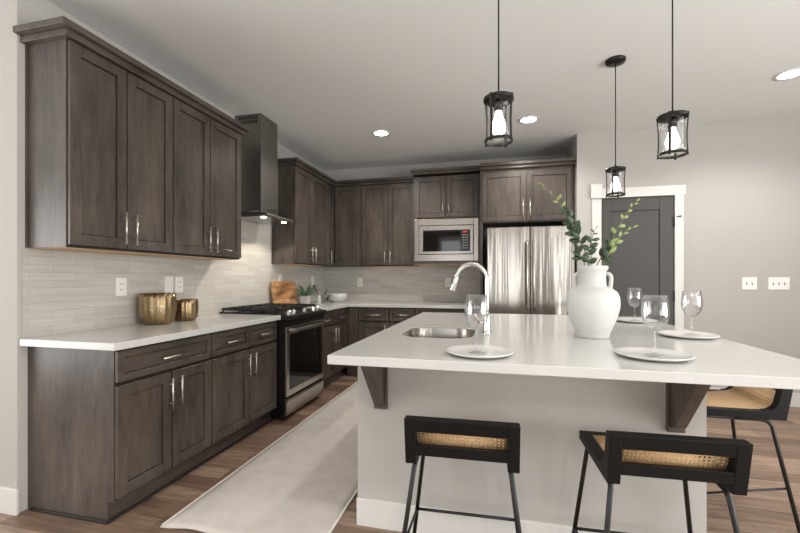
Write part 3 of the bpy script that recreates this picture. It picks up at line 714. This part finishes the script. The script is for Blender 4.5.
# ------------------------------------------------------------------ counter stools
SW, SD, ZS, ZTOP = .398, .372, .560, .730      # width, depth, underside of rails, top of back
def make_stool():
    t = thing('counter_stool', '', 'stool', (0, 0, 0), 'black counter stools')
    hw = SW / 2
    # L-shaped side frames: seat rail and back post with a rounded inner corner (profile in y, z)
    for s in (-1, 1):
        prof = [(0, ZS), (SD, ZS + .002), (SD, ZS + .036), (.085, ZS + .036)]
        for k in range(7):
            a = -PI / 2 - PI / 2 * k / 6; prof.append((.085 + .055 * math.cos(a), ZS + .095 + .055 * math.sin(a)))
        prof += [(.012, ZTOP), (-.030, ZTOP), ]
        a, b = (s * hw, s * (hw - .040))
        MB().prism(prof, min(a, b), max(a, b), 'x').build('side_frame', M_BLKWOOD, t, bevel=.003, local=True)
    w = hw - .040
    MB().prism([(-.0205, ZTOP - .047), (.0105, ZTOP - .050), (.012, ZTOP), (-.030, ZTOP)], -w, w, 'x').build('back_rail', M_BLKWOOD, t, bevel=.002, local=True)
    MB().prism([(-.007, ZS + .034), (.022, ZS + .030), (.024, ZS + .066), (-.012, ZS + .073)], -w, w, 'x').build('lower_rail', M_BLKWOOD, t, bevel=.002, local=True)
    MB().box(-w, w, SD - .032, SD, ZS + .004, ZS + .036).build('front_rail', M_BLKWOOD, t, bevel=.002, local=True)
    # woven cane sheet: flat seat that curves up into the back
    path = [(SD - .03, ZS + .031), (.26, ZS + .031), (.16, ZS + .031)]
    for k in range(9):
        a = -PI / 2 - PI / 2 * k / 8 * .95; path.append((.098 + .085 * math.cos(a) * 1., ZS + .123 + .085 * math.sin(a)))
    path.append((.004, ZTOP - .03))
    bm = bmesh.new(); uv = bm.loops.layers.uv.new('UVMap'); nx = 2; d = 0; rows = []
    for i, (y, z) in enumerate(path):
        if i: d += math.dist(path[i], path[i - 1])
        rows.append(([bm.verts.new((x, y, z)) for x in (-w, w)], d))
    for i in range(len(rows) - 1):
        f = bm.faces.new((rows[i][0][0], rows[i][0][1], rows[i + 1][0][1], rows[i + 1][0][0])); f.smooth = True
        for lp, (u, v) in zip(f.loops, ((0, rows[i][1]), (2 * w, rows[i][1]), (2 * w, rows[i + 1][1]), (0, rows[i + 1][1]))): lp[uv].uv = (u, v)
    mb = MB(); mb.bm.free(); mb.bm = bm
    o = mb.build('cane_seat', M_CANE, t, local=True, fixn=False); sm = o.modifiers.new('thickness', 'SOLIDIFY'); sm.thickness = .002
    # bent tube legs: one per corner, joined under the seat rail
    r = .0088; zt = ZS - .009
    for s in (-1, 1):
        xs = s * (hw - .03)
        rear = [(xs, .20, zt), (xs, .09, zt), (xs + s * .002, .062, zt - .006), (xs + s * .006, .045, zt - .026), (xs + s * .075, -.04, 0)]
        front = [(xs, .20, zt), (xs, SD - .06, zt), (xs + s * .002, SD - .04, zt - .005), (xs + s * .006, SD - .028, zt - .024), (xs + s * .07, SD + .015, 0)]
        for p in (rear, front): MB().tube(p, r, 10).build('leg', M_BLKMETAL, t, local=True)
    def legpt(front, s, z):
        xs = s * (hw - .03); f = (zt - .025 - z) / (zt - .025)
        return (xs + s * (.006 + .066 * f), (SD - .028 + .043 * f) if front else (.045 - .085 * f), z)
    MB().cyl(legpt(True, -1, .185), legpt(True, 1, .185), .0065, 8).build('footrest', M_BLKMETAL, t, local=True)
    for s in (-1, 1): MB().cyl(legpt(False, s, .25), legpt(True, s, .185), .0055, 8).build('stretcher', M_BLKMETAL, t, local=True)
    return t
st = make_stool()
A = math.radians(2.0)
st.location = (2.106 + SW / 2, -.186, 0); st.rotation_euler = (0, 0, A); st['label'] = 'black stool with cane back facing the island front, the left one by the left bracket'
copy_thing(st, (2.776 + SW / 2, -.170, 0), 'black stool with cane back facing the island front, under the right bracket', A + .01)
copy_thing(st, (3.744, .645 + SW / 2, 0), 'black stool tucked in at the right side of the island, cane seat seen sideways', PI / 2)

# ------------------------------------------------------------------ plates and wine glasses
PR = .138
def make_plate(first):
    t = thing('dinner_plate', '', 'plate', (0, 0, 0), 'white plates on the island')
    MB().lathe([(.001, 0), (.085, 0), (.09, .002), (.115, .006), (PR, .015), (PR, .0185), (PR - .004, .0185), (.112, .0105), (.092, .0065), (.001, .006)], (0, 0, 0), 48).build('dish', M_PLATE, t, local=True)
    mb = MB(); rnd = random.Random(3)
    for k in range(7):   # a small printed grey sprig in the middle of the plate
        a = -.9 + k * .3; ln = .03 + .012 * math.cos(a * 2)
        c0 = Vector((0, -.028, .0068)); c1 = c0 + Vector((math.sin(a) * ln * 1.6, math.cos(a) * ln, 0))
        q = Vector((c1 - c0).cross(Vector((0, 0, 1)))).normalized() * .0024
        v = [mb.bm.verts.new(p) for p in (c0, (c0 + c1) / 2 + q, c1, (c0 + c1) / 2 - q)]; mb.bm.faces.new(v)
    mb.build('printed_sprig', M_PLATELINE, t, local=True)
    return t
PL = [((2.356, .083), 'plate on the island front beside the sink, carrying a wine glass'),
      ((3.03, .185), 'plate at the front right of the island, in front of the white vase'),
      ((3.425, .86), 'plate on the right side of the island, nearer of the two along that edge'),
      ((3.40, 1.63), 'plate at the far right of the island, half hidden by the vase')]
pl = make_plate(True)
for i, ((x, y), lb) in enumerate(PL):
    if i == 0: pl.location = (x, y, ZT); pl['label'] = 'white ' + lb
    else: copy_thing(pl, (x, y, ZT), 'white ' + lb)
def make_glass():
    t = thing('wine_glass', '', 'wine glass', (0, 0, 0), 'wine glasses on the island plates')
    MB().lathe([(.001, .0006), (.034, .0006), (.036, .002), (.02, .0045), (.006, .008), (.001, .0085)], n=32).build('foot', M_GLASS, t, local=True)
    MB().lathe([(.005, .008), (.0036, .02), (.0033, .06), (.0036, .090), (.006, .101)], n=14).build('stem', M_GLASS, t, local=True)
    out = [(.002, .098), (.014, .1005), (.029, .110), (.042, .129), (.0488, .155), (.0495, .175), (.0470, .205), (.0425, .240)]
    inn = [(r - .0013, z + (.002 if i == 0 else .0006)) for i, (r, z) in enumerate(out)][::-1]; inn[-1] = (.001, .1015)
    MB().lathe(out + inn, n=48).build('bowl', M_GLASS, t, local=True)
    return t
GL = [((2.345, .085), 'wine glass on the plate in front of the sink faucet'),
      ((3.046, .205), 'wine glass on the plate at the front right, biggest in view'),
      ((3.468, .92), 'wine glass on the right edge plate, against the grey wall beside the door'),
      ((3.405, 1.66), 'wine glass on the far right plate, seen against the charcoal door')]
wg = make_glass()
for i, ((x, y), lb) in enumerate(GL):
    if i == 0: wg.location = (x, y, ZT + .0062); wg['label'] = 'clear ' + lb
    else: copy_thing(wg, (x, y, ZT + .0062), 'clear ' + lb)

# ------------------------------------------------------------------ white vase with branches
vx, vy = 2.925, .735
t = thing('vase', 'big white two-handled ceramic urn vase on the island, holding green branches', 'vase', (vx, vy, ZT))
out = [(.001, 0), (.078, 0), (.083, .004), (.083, .014), (.085, .022), (.098, .055), (.118, .105), (.130, .150), (.1335, .180), (.131, .215), (.120, .242), (.100, .258), (.082, .266), (.070, .274), (.0665, .290), (.065, .325), (.0655, .340), (.069, .354), (.076, .364), (.077, .378), (.073, .382)]
inn = [(.068, .380), (.059, .35), (.057, .30), (.06, .262), (.11, .225), (.11, .12), (.07, .03), (.001, .02)]
MB().lathe(out + inn, (vx, vy, ZT), 56).build('body', M_CERAMIC, t)
for s in (-1, 1):
    a0 = math.radians(-14)
    def hp(r, z): return (vx + s * r * math.cos(a0), vy + s * r * math.sin(a0), ZT + z)
    mb = MB(); pts = [hp(.062, .338), hp(.077, .340), hp(.086, .332), hp(.090, .314), hp(.088, .290), hp(.085, .262), hp(.082, .248)]
    mb.tube(pts, [.010, .010, .0105, .0105, .0105, .011, .012], 10); mb.build('handle', M_CERAMIC, t, smooth=True)
def leaf(mb, base, d, up, ln, w):
    d = d.normalized(); side = d.cross(up)
    if side.length < 1e-3: side = d.cross(Vector((1, 0, 0)))
    side.normalize(); nrm = side.cross(d)
    n = 6; L, C, Rr = [], [], []
    for i in range(n + 1):
        f = i / n; ww = w * math.sin(PI * min(1, f * .92 + .06)) ** .8 * (1 if i < n else .05)
        c = base + d * ln * f - nrm * (.18 * ln * f * f)
        C.append(mb.bm.verts.new(c)); L.append(mb.bm.verts.new(c + side * ww + nrm * ww * .35)); Rr.append(mb.bm.verts.new(c - side * ww + nrm * ww * .35))
    for i in range(n):
        for a, b in ((C, L), (Rr, C)):
            f = mb.bm.faces.new((a[i], a[i + 1], b[i + 1], b[i])); f.smooth = True
def branch(label, pts, leaves, lm, seed, r=.0032):
    rnd = random.Random(seed)
    t = thing('leafy_branch', label, 'branch', pts[0], 'branches in the white vase')
    P = [Vector(p) for p in pts]
    MB().tube(P, [r * (1 - .65 * i / (len(P) - 1)) for i in range(len(P))], 8).build('stem', M_STEM, t)
    groups = {}
    for f, ln, w, m, ang, tw in leaves:
        q = f * (len(P) - 1); i = min(int(q), len(P) - 2); b = P[i].lerp(P[i + 1], q - i); tn = (P[i + 1] - P[i]).normalized()
        side = Vector((tn.z, 0, -tn.x)).normalized()     # in the plane of the stem
        view = Vector((rnd.uniform(-.25, .25), -1, rnd.uniform(-.2, .3)))
        dd = tn * math.cos(ang) + side * math.sin(ang) + Vector((0, tw, 0))
        groups.setdefault(m.name, (m, MB()))[1]
        leaf(groups[m.name][1], b, dd, view, ln * (.85 if m is M_LEAFD else .8), w * (.72 if m is M_LEAFD else .62))
    for k, (m, mb) in groups.items():
        o = mb.build('foliage', m, t, fixn=False); sm = o.modifiers.new('thickness', 'SOLIDIFY'); sm.thickness = .0006
D_, L_ = M_LEAFD, M_LEAFL
branch('long branch leaning left out of the vase to a thin pale tip', [(2.925, .735, 1.10), (2.905, .735, 1.30), (2.885, .73, 1.38), (2.845, .725, 1.462), (2.81, .72, 1.555), (2.775, .72, 1.61), (2.734, .72, 1.667), (2.698, .72, 1.701), (2.661, .72, 1.747)],
       [(.30, .065, .019, D_, .9, -.3), (.32, .07, .020, D_, -.9, .2), (.34, .07, .021, D_, -.3, -.5), (.38, .075, .022, D_, -1.1, -.2), (.37, .08, .024, D_, .5, -.4), (.40, .07, .022, D_, -.5, .4), (.42, .075, .023, D_, .95, .3), (.45, .07, .022, D_, -.2, -.6), (.46, .06, .02, D_, -1.0, .2), (.50, .06, .018, D_, .7, -.3),
        (.52, .06, .018, D_, .25, .3), (.55, .055, .016, D_, -.5, -.2), (.56, .05, .014, D_, .2, .2), (.62, .045, .010, D_, .5, .1), (.64, .045, .012, L_, 1.1, 0), (.70, .036, .011, L_, -.8, 0), (.72, .05, .014, L_, 1.2, -.1), (.82, .03, .008, L_, .7, 0), (.92, .025, .005, L_, -.5, 0), (.95, .03, .005, L_, .4, 0), (.99, .03, .006, L_, 0, 0)], D_, 1)
branch('longest branch arching right out of the vase across the dark door', [(2.93, .735, 1.10), (2.949, .735, 1.305), (2.983, .73, 1.368), (3.017, .725, 1.431), (3.046, .72, 1.494), (3.07, .72, 1.54), (3.094, .72, 1.581), (3.113, .72, 1.607), (3.136, .72, 1.632)],
       [(.18, .06, .02, D_, .9, -.3), (.2, .06, .018, D_, -.6, -.3), (.26, .06, .017, D_, .3, -.4), (.30, .055, .016, D_, -.5, .3), (.36, .055, .018, L_, .8, -.2), (.38, .05, .016, D_, -.6, 0), (.44, .05, .018, L_, -.9, -.2), (.52, .044, .016, L_, .9, 0), (.62, .038, .014, L_, -.7, 0), (.64, .036, .012, L_, .6, 0), (.74, .032, .010, L_, .7, 0), (.84, .030, .008, L_, -.4, 0), (.92, .028, .008, L_, .6, 0), (.985, .032, .008, L_, 0, 0)], L_, 2)
branch('shorter branch leaning right, below the longest one in the vase', [(2.935, .74, 1.10), (2.974, .71, 1.31), (3.012, .70, 1.384), (3.046, .695, 1.441), (3.075, .69, 1.472), (3.113, .69, 1.492)],
       [(.22, .06, .02, D_, .8, -.3), (.28, .06, .018, D_, -.7, 0), (.34, .06, .018, L_, .3, -.3), (.42, .055, .017, L_, -.6, -.2), (.5, .05, .015, L_, .7, 0), (.6, .045, .013, L_, -.5, 0), (.72, .035, .009, L_, .6, 0), (.85, .03, .008, L_, -.4, 0), (.985, .035, .008, L_, 0, 0)], L_, 3)
branch('short upright branch with dark rounded leaves in the middle of the vase', [(2.92, .745, 1.10), (2.905, .72, 1.305), (2.898, .70, 1.369), (2.908, .69, 1.417), (2.918, .685, 1.46), (2.93, .68, 1.492)],
       [(.22, .055, .021, D_, 1.1, -.3), (.25, .06, .022, D_, -1.0, -.2), (.36, .058, .021, D_, .95, -.2), (.42, .055, .02, D_, -.9, 0), (.5, .055, .02, D_, .9, -.1), (.6, .05, .016, D_, -.7, 0), (.66, .05, .014, D_, 1.2, 0), (.8, .03, .006, D_, 1.0, 0), (.85, .03, .006, D_, -.9, 0), (.985, .025, .004, L_, .3, 0)], D_, 4)
branch('low short branch at the left rim of the vase', [(2.90, .75, 1.12), (2.885, .74, 1.311), (2.865, .735, 1.348), (2.85, .73, 1.381)],
       [(.45, .06, .02, D_, .9, -.2), (.55, .06, .018, D_, -1.0, 0), (.7, .055, .018, D_, -.6, -.2), (.85, .055, .017, D_, .7, 0), (.98, .05, .015, D_, 0, 0)], D_, 5)

# ------------------------------------------------------------------ gold pots
def ribs(n, amp): return lambda a, z: 1 + amp * math.cos(n * a)
def pot(loc, R, H, label):
    t = thing('gold_pot', label, 'pot', loc, 'gold pots on the left counter')
    o = [(.001, 0), (R * .70, 0), (R * .78, H * .03), (R * .92, H * .2), (R * .985, H * .42), (R, H * .6), (R * .985, H * .8), (R * .965, H), (R * .945, H), (R * .96, H * .8), (R * .95, H * .5), (R * .75, H * .06), (.001, H * .05)]
    MB().lathe(o, loc, 72, mod=ribs(16, .028)).build('body', M_GOLD, t)
pot((.138, .70, ZT), .113, .212, 'larger hammered gold pot on the left counter')
pot((.15, .945, ZT), .085, .158, 'smaller hammered gold pot just right of the larger one')

# ------------------------------------------------------------------ things beside the range
t = thing('cutting_board', 'round-cornered striped wood cutting board leaning on the wall right of the range', 'board', (.08, 2.54, ZT))
mb = MB(); mb.prism(rrect(-.26, .26, .0, .285, .05), 0, .022, 'z')
mb.xform(Matrix.Translation((.075, 2.54, ZT + .001)) @ Matrix.Rotation(math.radians(8), 4, Vector((0, -1, 0))) @ Matrix(((0, 0, 1, 0), (1, 0, 0, 0), (0, 1, 0, 0), (0, 0, 0, 1))))
mb.build('board', M_BOARD, t, bevel=.003)
px, py = .135, 2.90
t = thing('potted_plant', 'spiky green plant in a square white pot beside the cutting board', 'plant', (px, py, ZT))
mb = MB(); s = .055
ring_ = lambda h, z: [(px - h, py - h, ZT + z), (px + h, py - h, ZT + z), (px + h, py + h, ZT + z), (px - h, py + h, ZT + z)]
mb.rings([ring_(.044, 0), ring_(.050, .105), ring_(.044, .105), ring_(.041, .085)], smooth=False); mb.build('pot', M_CERAMIC, t, bevel=.003)
MB().box(px - .042, px + .042, py - .042, py + .042, ZT + .083, ZT + .09).build('soil', M_SOIL, t)
mb = MB(); rnd = random.Random(11)
for k in range(60):
    a = rnd.uniform(0, 2 * PI); el = rnd.uniform(.25, 1.35); d = Vector((math.cos(a) * math.cos(el), math.sin(a) * math.cos(el), math.sin(el)))
    leaf(mb, Vector((px + math.cos(a) * .012, py + math.sin(a) * .012, ZT + .09)), d, Vector((0, 0, 1)), rnd.uniform(.13, .22) * (1 if d.x > -.3 else .5), rnd.uniform(.008, .013))
o = mb.build('foliage', M_SUCC, t, fixn=False); sm = o.modifiers.new('thickness', 'SOLIDIFY'); sm.thickness = .0008
jx, jy = .25, 3.05
t = thing('salt_jar', 'small white ceramic jar between the potted plant and the stone crock', 'jar', (jx, jy, ZT))
MB().lathe([(.001, 0), (.024, 0), (.026, .004), (.026, .075), (.020, .088), (.016, .10), (.019, .106), (.014, .106), (.012, .09), (.02, .07), (.02, .01), (.001, .008)], (jx, jy, ZT), 24).build('body', M_CERAMIC, t)
kx, ky = .235, 3.15
t = thing('stone_crock', 'grey stone crock holding dark utensils, left of the white bowl', 'crock', (kx, ky, ZT))
MB().lathe([(.001, 0), (.036, 0), (.039, .004), (.042, .095), (.043, .105), (.039, .105), (.036, .09), (.034, .012), (.001, .01)], (kx, ky, ZT), 28).build('body', M_STONE, t)
for (a, b, lb) in (((kx + .012, ky, ZT + .013), (kx - .085, ky - .06, ZT + .235), 'black-handled utensil leaning left in the stone crock'), ((kx - .01, ky + .01, ZT + .013), (kx + .055, ky + .055, ZT + .175), 'short dark utensil leaning right in the stone crock')):
    t = thing('utensil', lb, 'utensil', a, 'utensils in the stone crock')
    A_, B_ = Vector(a), Vector(b)
    MB().tube([A_, A_.lerp(B_, .6)], .0045, 8).build('shaft', M_DARKMETAL, t)
    MB().tube([A_.lerp(B_, .6), A_.lerp(B_, .65), A_.lerp(B_, .95), B_], [.005, .0085, .008, .004], 10).build('grip', M_BLKMETAL, t)
t = thing('sprig', 'dark green sprig lying between the stone crock and the white bowl', 'plant', (.27, 3.27, ZT))
mb = MB(); rnd = random.Random(5)
S0 = [Vector((.262, 3.225, ZT + .006)), Vector((.268, 3.27, ZT + .05)), Vector((.275, 3.31, ZT + .10))]
MB().tube(S0, .003, 8).build('stem', M_STEM, t)
for k in range(12):
    f = k / 11; b = S0[0].lerp(S0[1], f * 2) if f < .5 else S0[1].lerp(S0[2], f * 2 - 1)
    leaf(mb, b, Vector((rnd.uniform(-.3, .9), rnd.uniform(-1, 1), rnd.uniform(.1, .8))), Vector((0, 0, 1)), .05, .013)
o = mb.build('foliage', M_LEAFD, t, fixn=False); sm = o.modifiers.new('thickness', 'SOLIDIFY'); sm.thickness = .0006
bx, by = .315, 3.49
o = MB().lathe([(.001, 0), (.085, 0), (.095, .005), (.118, .03), (.135, .07), (.141, .112), (.137, .113), (.128, .07), (.11, .034), (.08, .012), (.001, .010)], (bx, by, ZT), 40).build('white_bowl', M_PLATE)
tag(o, 'white ceramic bowl in the corner of the back counter', 'bowl')

# ------------------------------------------------------------------ outlets and switches
def plate_on(F, name, label, cat, u, v, w0, n, kind, width=.072, group=None):
    t = thing(name, label, cat, F(u, v - .06, w0), group)
    mb = MB(); fbox(mb, F, u - width / 2, u + width / 2, v - .06, v + .06, w0, w0 + .006); mb.build('cover_plate', M_PLASTIC, t, bevel=.002)
    if kind == 'outlet':
        mb = MB(); fbox(mb, F, u - .017, u + .017, v - .034, v + .034, w0 + .006, w0 + .0075); rc = mb.build('receptacle', M_PLASTIC, t)
        mb = MB()
        for dv in (-.018, .018):
            for du in (-.007, .007): fbox(mb, F, u + du - .0015, u + du + .0015, v + dv - .006, v + dv + .006, w0 + .0073, w0 + .0082)
        mb.build('slot', M_SLOT, rc)
    elif kind == 'toggle':
        for k in range(n):
            q = u + (k - (n - 1) / 2) * .046
            mb = MB(); fbox(mb, F, q - .006, q + .006, v - .013, v + .013, w0 + .0058, w0 + .007); mb.build('slot_frame', M_SLOT, t)
            mb = MB(); fbox(mb, F, q - .004, q + .004, v - .004, v + .010, w0 + .006, w0 + .017); mb.build('toggle', M_PLASTIC, t)
    return t
G = 'wall outlets over the counters'
plate_on(FL, 'wall_outlet', 'white outlet on the left tile wall, nearest the camera', 'outlet', .535, 1.172, .008, 1, 'outlet', .078, G)
plate_on(FL, 'blank_cover_plate', 'plain white cover plate above the larger gold pot', 'cover plate', .932, 1.182, .008, 1, 'blank', .078)
plate_on(FL, 'wall_outlet', 'white outlet just right of the blank plate, above the gold pots', 'outlet', 1.032, 1.180, .008, 1, 'outlet', .078, G)
plate_on(FL, 'wall_outlet', 'white outlet behind the top of the cutting board', 'outlet', 2.53, 1.215, .008, 1, 'outlet', .075, G)
plate_on(FL, 'wall_outlet', 'white outlet on the left wall above the potted plant, by the corner', 'outlet', 3.36, 1.20, .008, 1, 'outlet', .075, G)
plate_on(FB, 'wall_outlet', 'white outlet on the back wall tile, right of the white bowl', 'outlet', .557, 1.172, .008, 1, 'outlet', .075, G)
plate_on(FB, 'wall_outlet', 'white outlet under the microwave, beside the faucet head', 'outlet', 1.787, 1.175, .008, 1, 'outlet', .075, G)
def FD(u, v, w): return (u, YD - w, v)
plate_on(FD, 'light_switch', 'two-toggle switch plate on the grey wall, nearer the door', 'switch', 4.818, 1.18, 0, 2, 'toggle', .122, 'wall switches')
plate_on(FD, 'light_switch', 'wide three-toggle switch plate on the grey wall, farther from the door', 'switch', 5.059, 1.18, 0, 3, 'toggle', .172, 'wall switches')

# ------------------------------------------------------------------ pendants
def make_pendant():
    t = thing('pendant_light', '', 'pendant light', (0, 0, 0), 'glass pendants over the island')    # origin: middle of the shade
    top, bot = .090, -.098
    cz = ZC - 1.912
    MB().lathe([(.001, 0), (.066, 0), (.066, -.012), (.060, -.022), (.02, -.027), (.001, -.028)], (0, 0, cz - .0005), 32).build('canopy', M_BRONZE, t, local=True)
    mb = MB(); mb.cyl((0, 0, top - .004), (0, 0, cz - .02), .0035, 8); mb.build('rod', M_BRONZE, t, local=True)
    # top plate, spider and socket
    mb = MB(); mb.lathe([(.006, top + .028), (.012, top + .016), (.058, top + .004), (.060, top - .006), (.001, top - .008)], n=32)
    mb.cyl((0, 0, top), (0, 0, top - .055), .019, 16); mb.build('socket_cap', M_BRONZE, t, local=True)
    for z, r, h in ((top - .010, .064, .014), (bot, .060, .013)):
        MB().lathe([(r - .004, z), (r, z), (r, z + h), (r - .004, z + h)], n=40, closed=True).build('ring', M_BRONZE, t, local=True)
    for k in range(4):
        a = PI / 4 + k * PI / 2 + .25; pts = []
        for i in range(13):
            f = i / 12; z = top + .006 - f * (top - bot + .012); rr = .0560 + .006 * (2 * f - 1) ** 2 + .003 * (1 - f)
            pts.append((rr * math.cos(a), rr * math.sin(a), z))
        mb = MB(); rings = []
        tx, ty = -math.sin(a) * .0055, math.cos(a) * .0055; nx, ny = math.cos(a) * .002, math.sin(a) * .002
        for x, y, z in pts: rings.append([(x - tx - nx, y - ty - ny, z), (x + tx - nx, y + ty - ny, z), (x + tx + nx, y + ty + ny, z), (x - tx + nx, y - ty + ny, z)])
        mb.rings(rings, smooth=False); mb.build('strap', M_BRONZE, t, local=True)
    g = [(.0545, top - .008), (.0530, top - .06), (.0525, 0), (.0530, bot + .05), (.0545, bot + .002)]
    MB().lathe(g + [(r - .002, z) for r, z in g[::-1]], n=40, closed=True).build('glass_shade', M_PGLASS, t, local=True)
    MB().lathe([(.013, top - .05), (.014, top - .062), (.018, top - .078), (.028, top - .108), (.0305, top - .125), (.027, top - .142), (.015, top - .155), (.001, top - .158)], n=28).build('bulb', M_BULB, t, local=True)
    return t
PD = [(2.434, .174, 1.918, 'glass pendant light nearest the camera, hanging at the left over the sink'),
      (3.24, 1.516, 1.922, 'glass pendant light farthest back, in front of the charcoal door'),
      (3.242, .565, 1.918, 'glass pendant light at the right, hanging over the front right of the island')]
p0 = make_pendant()
for i, (x, y, z, lb) in enumerate(PD):
    o = p0 if i == 0 else copy_thing(p0, (x, y, 1.912), lb)
    if i == 0: o.location = (x, y, 1.912); o['label'] = lb
    l = bpy.data.lights.new('pendant_glow', 'POINT'); l.energy = 4; l.color = (1, .92, .82); l.shadow_soft_size = .03
    q = bpy.data.objects.new('pendant_glow', l); COL.objects.link(q); q.location = (x, y, 1.875)

# ------------------------------------------------------------------ recessed downlights in view
DL = [(1.224, 2.493, 'round recessed ceiling downlight at the left, above the range side'), (2.72, 2.485, 'round recessed ceiling downlight between the first two pendants'), (4.58, 2.04, 'round recessed ceiling downlight at the right, near the frame edge')]
for x, y, lb in DL:
    t = thing('recessed_downlight', lb, 'downlight', (x, y, ZC - .008), 'ceiling downlights')
    MB().lathe([(.072, 0), (.098, 0), (.096, -.006), (.078, -.007), (.072, -.004)], (x, y, ZC - .0005), 36, closed=True).build('trim_ring', M_TRIM, t)
    MB().lathe([(.0715, -.001), (.0715, -.003), (.001, -.0035)], (x, y, ZC), 32).build('lens', M_CAN, t)
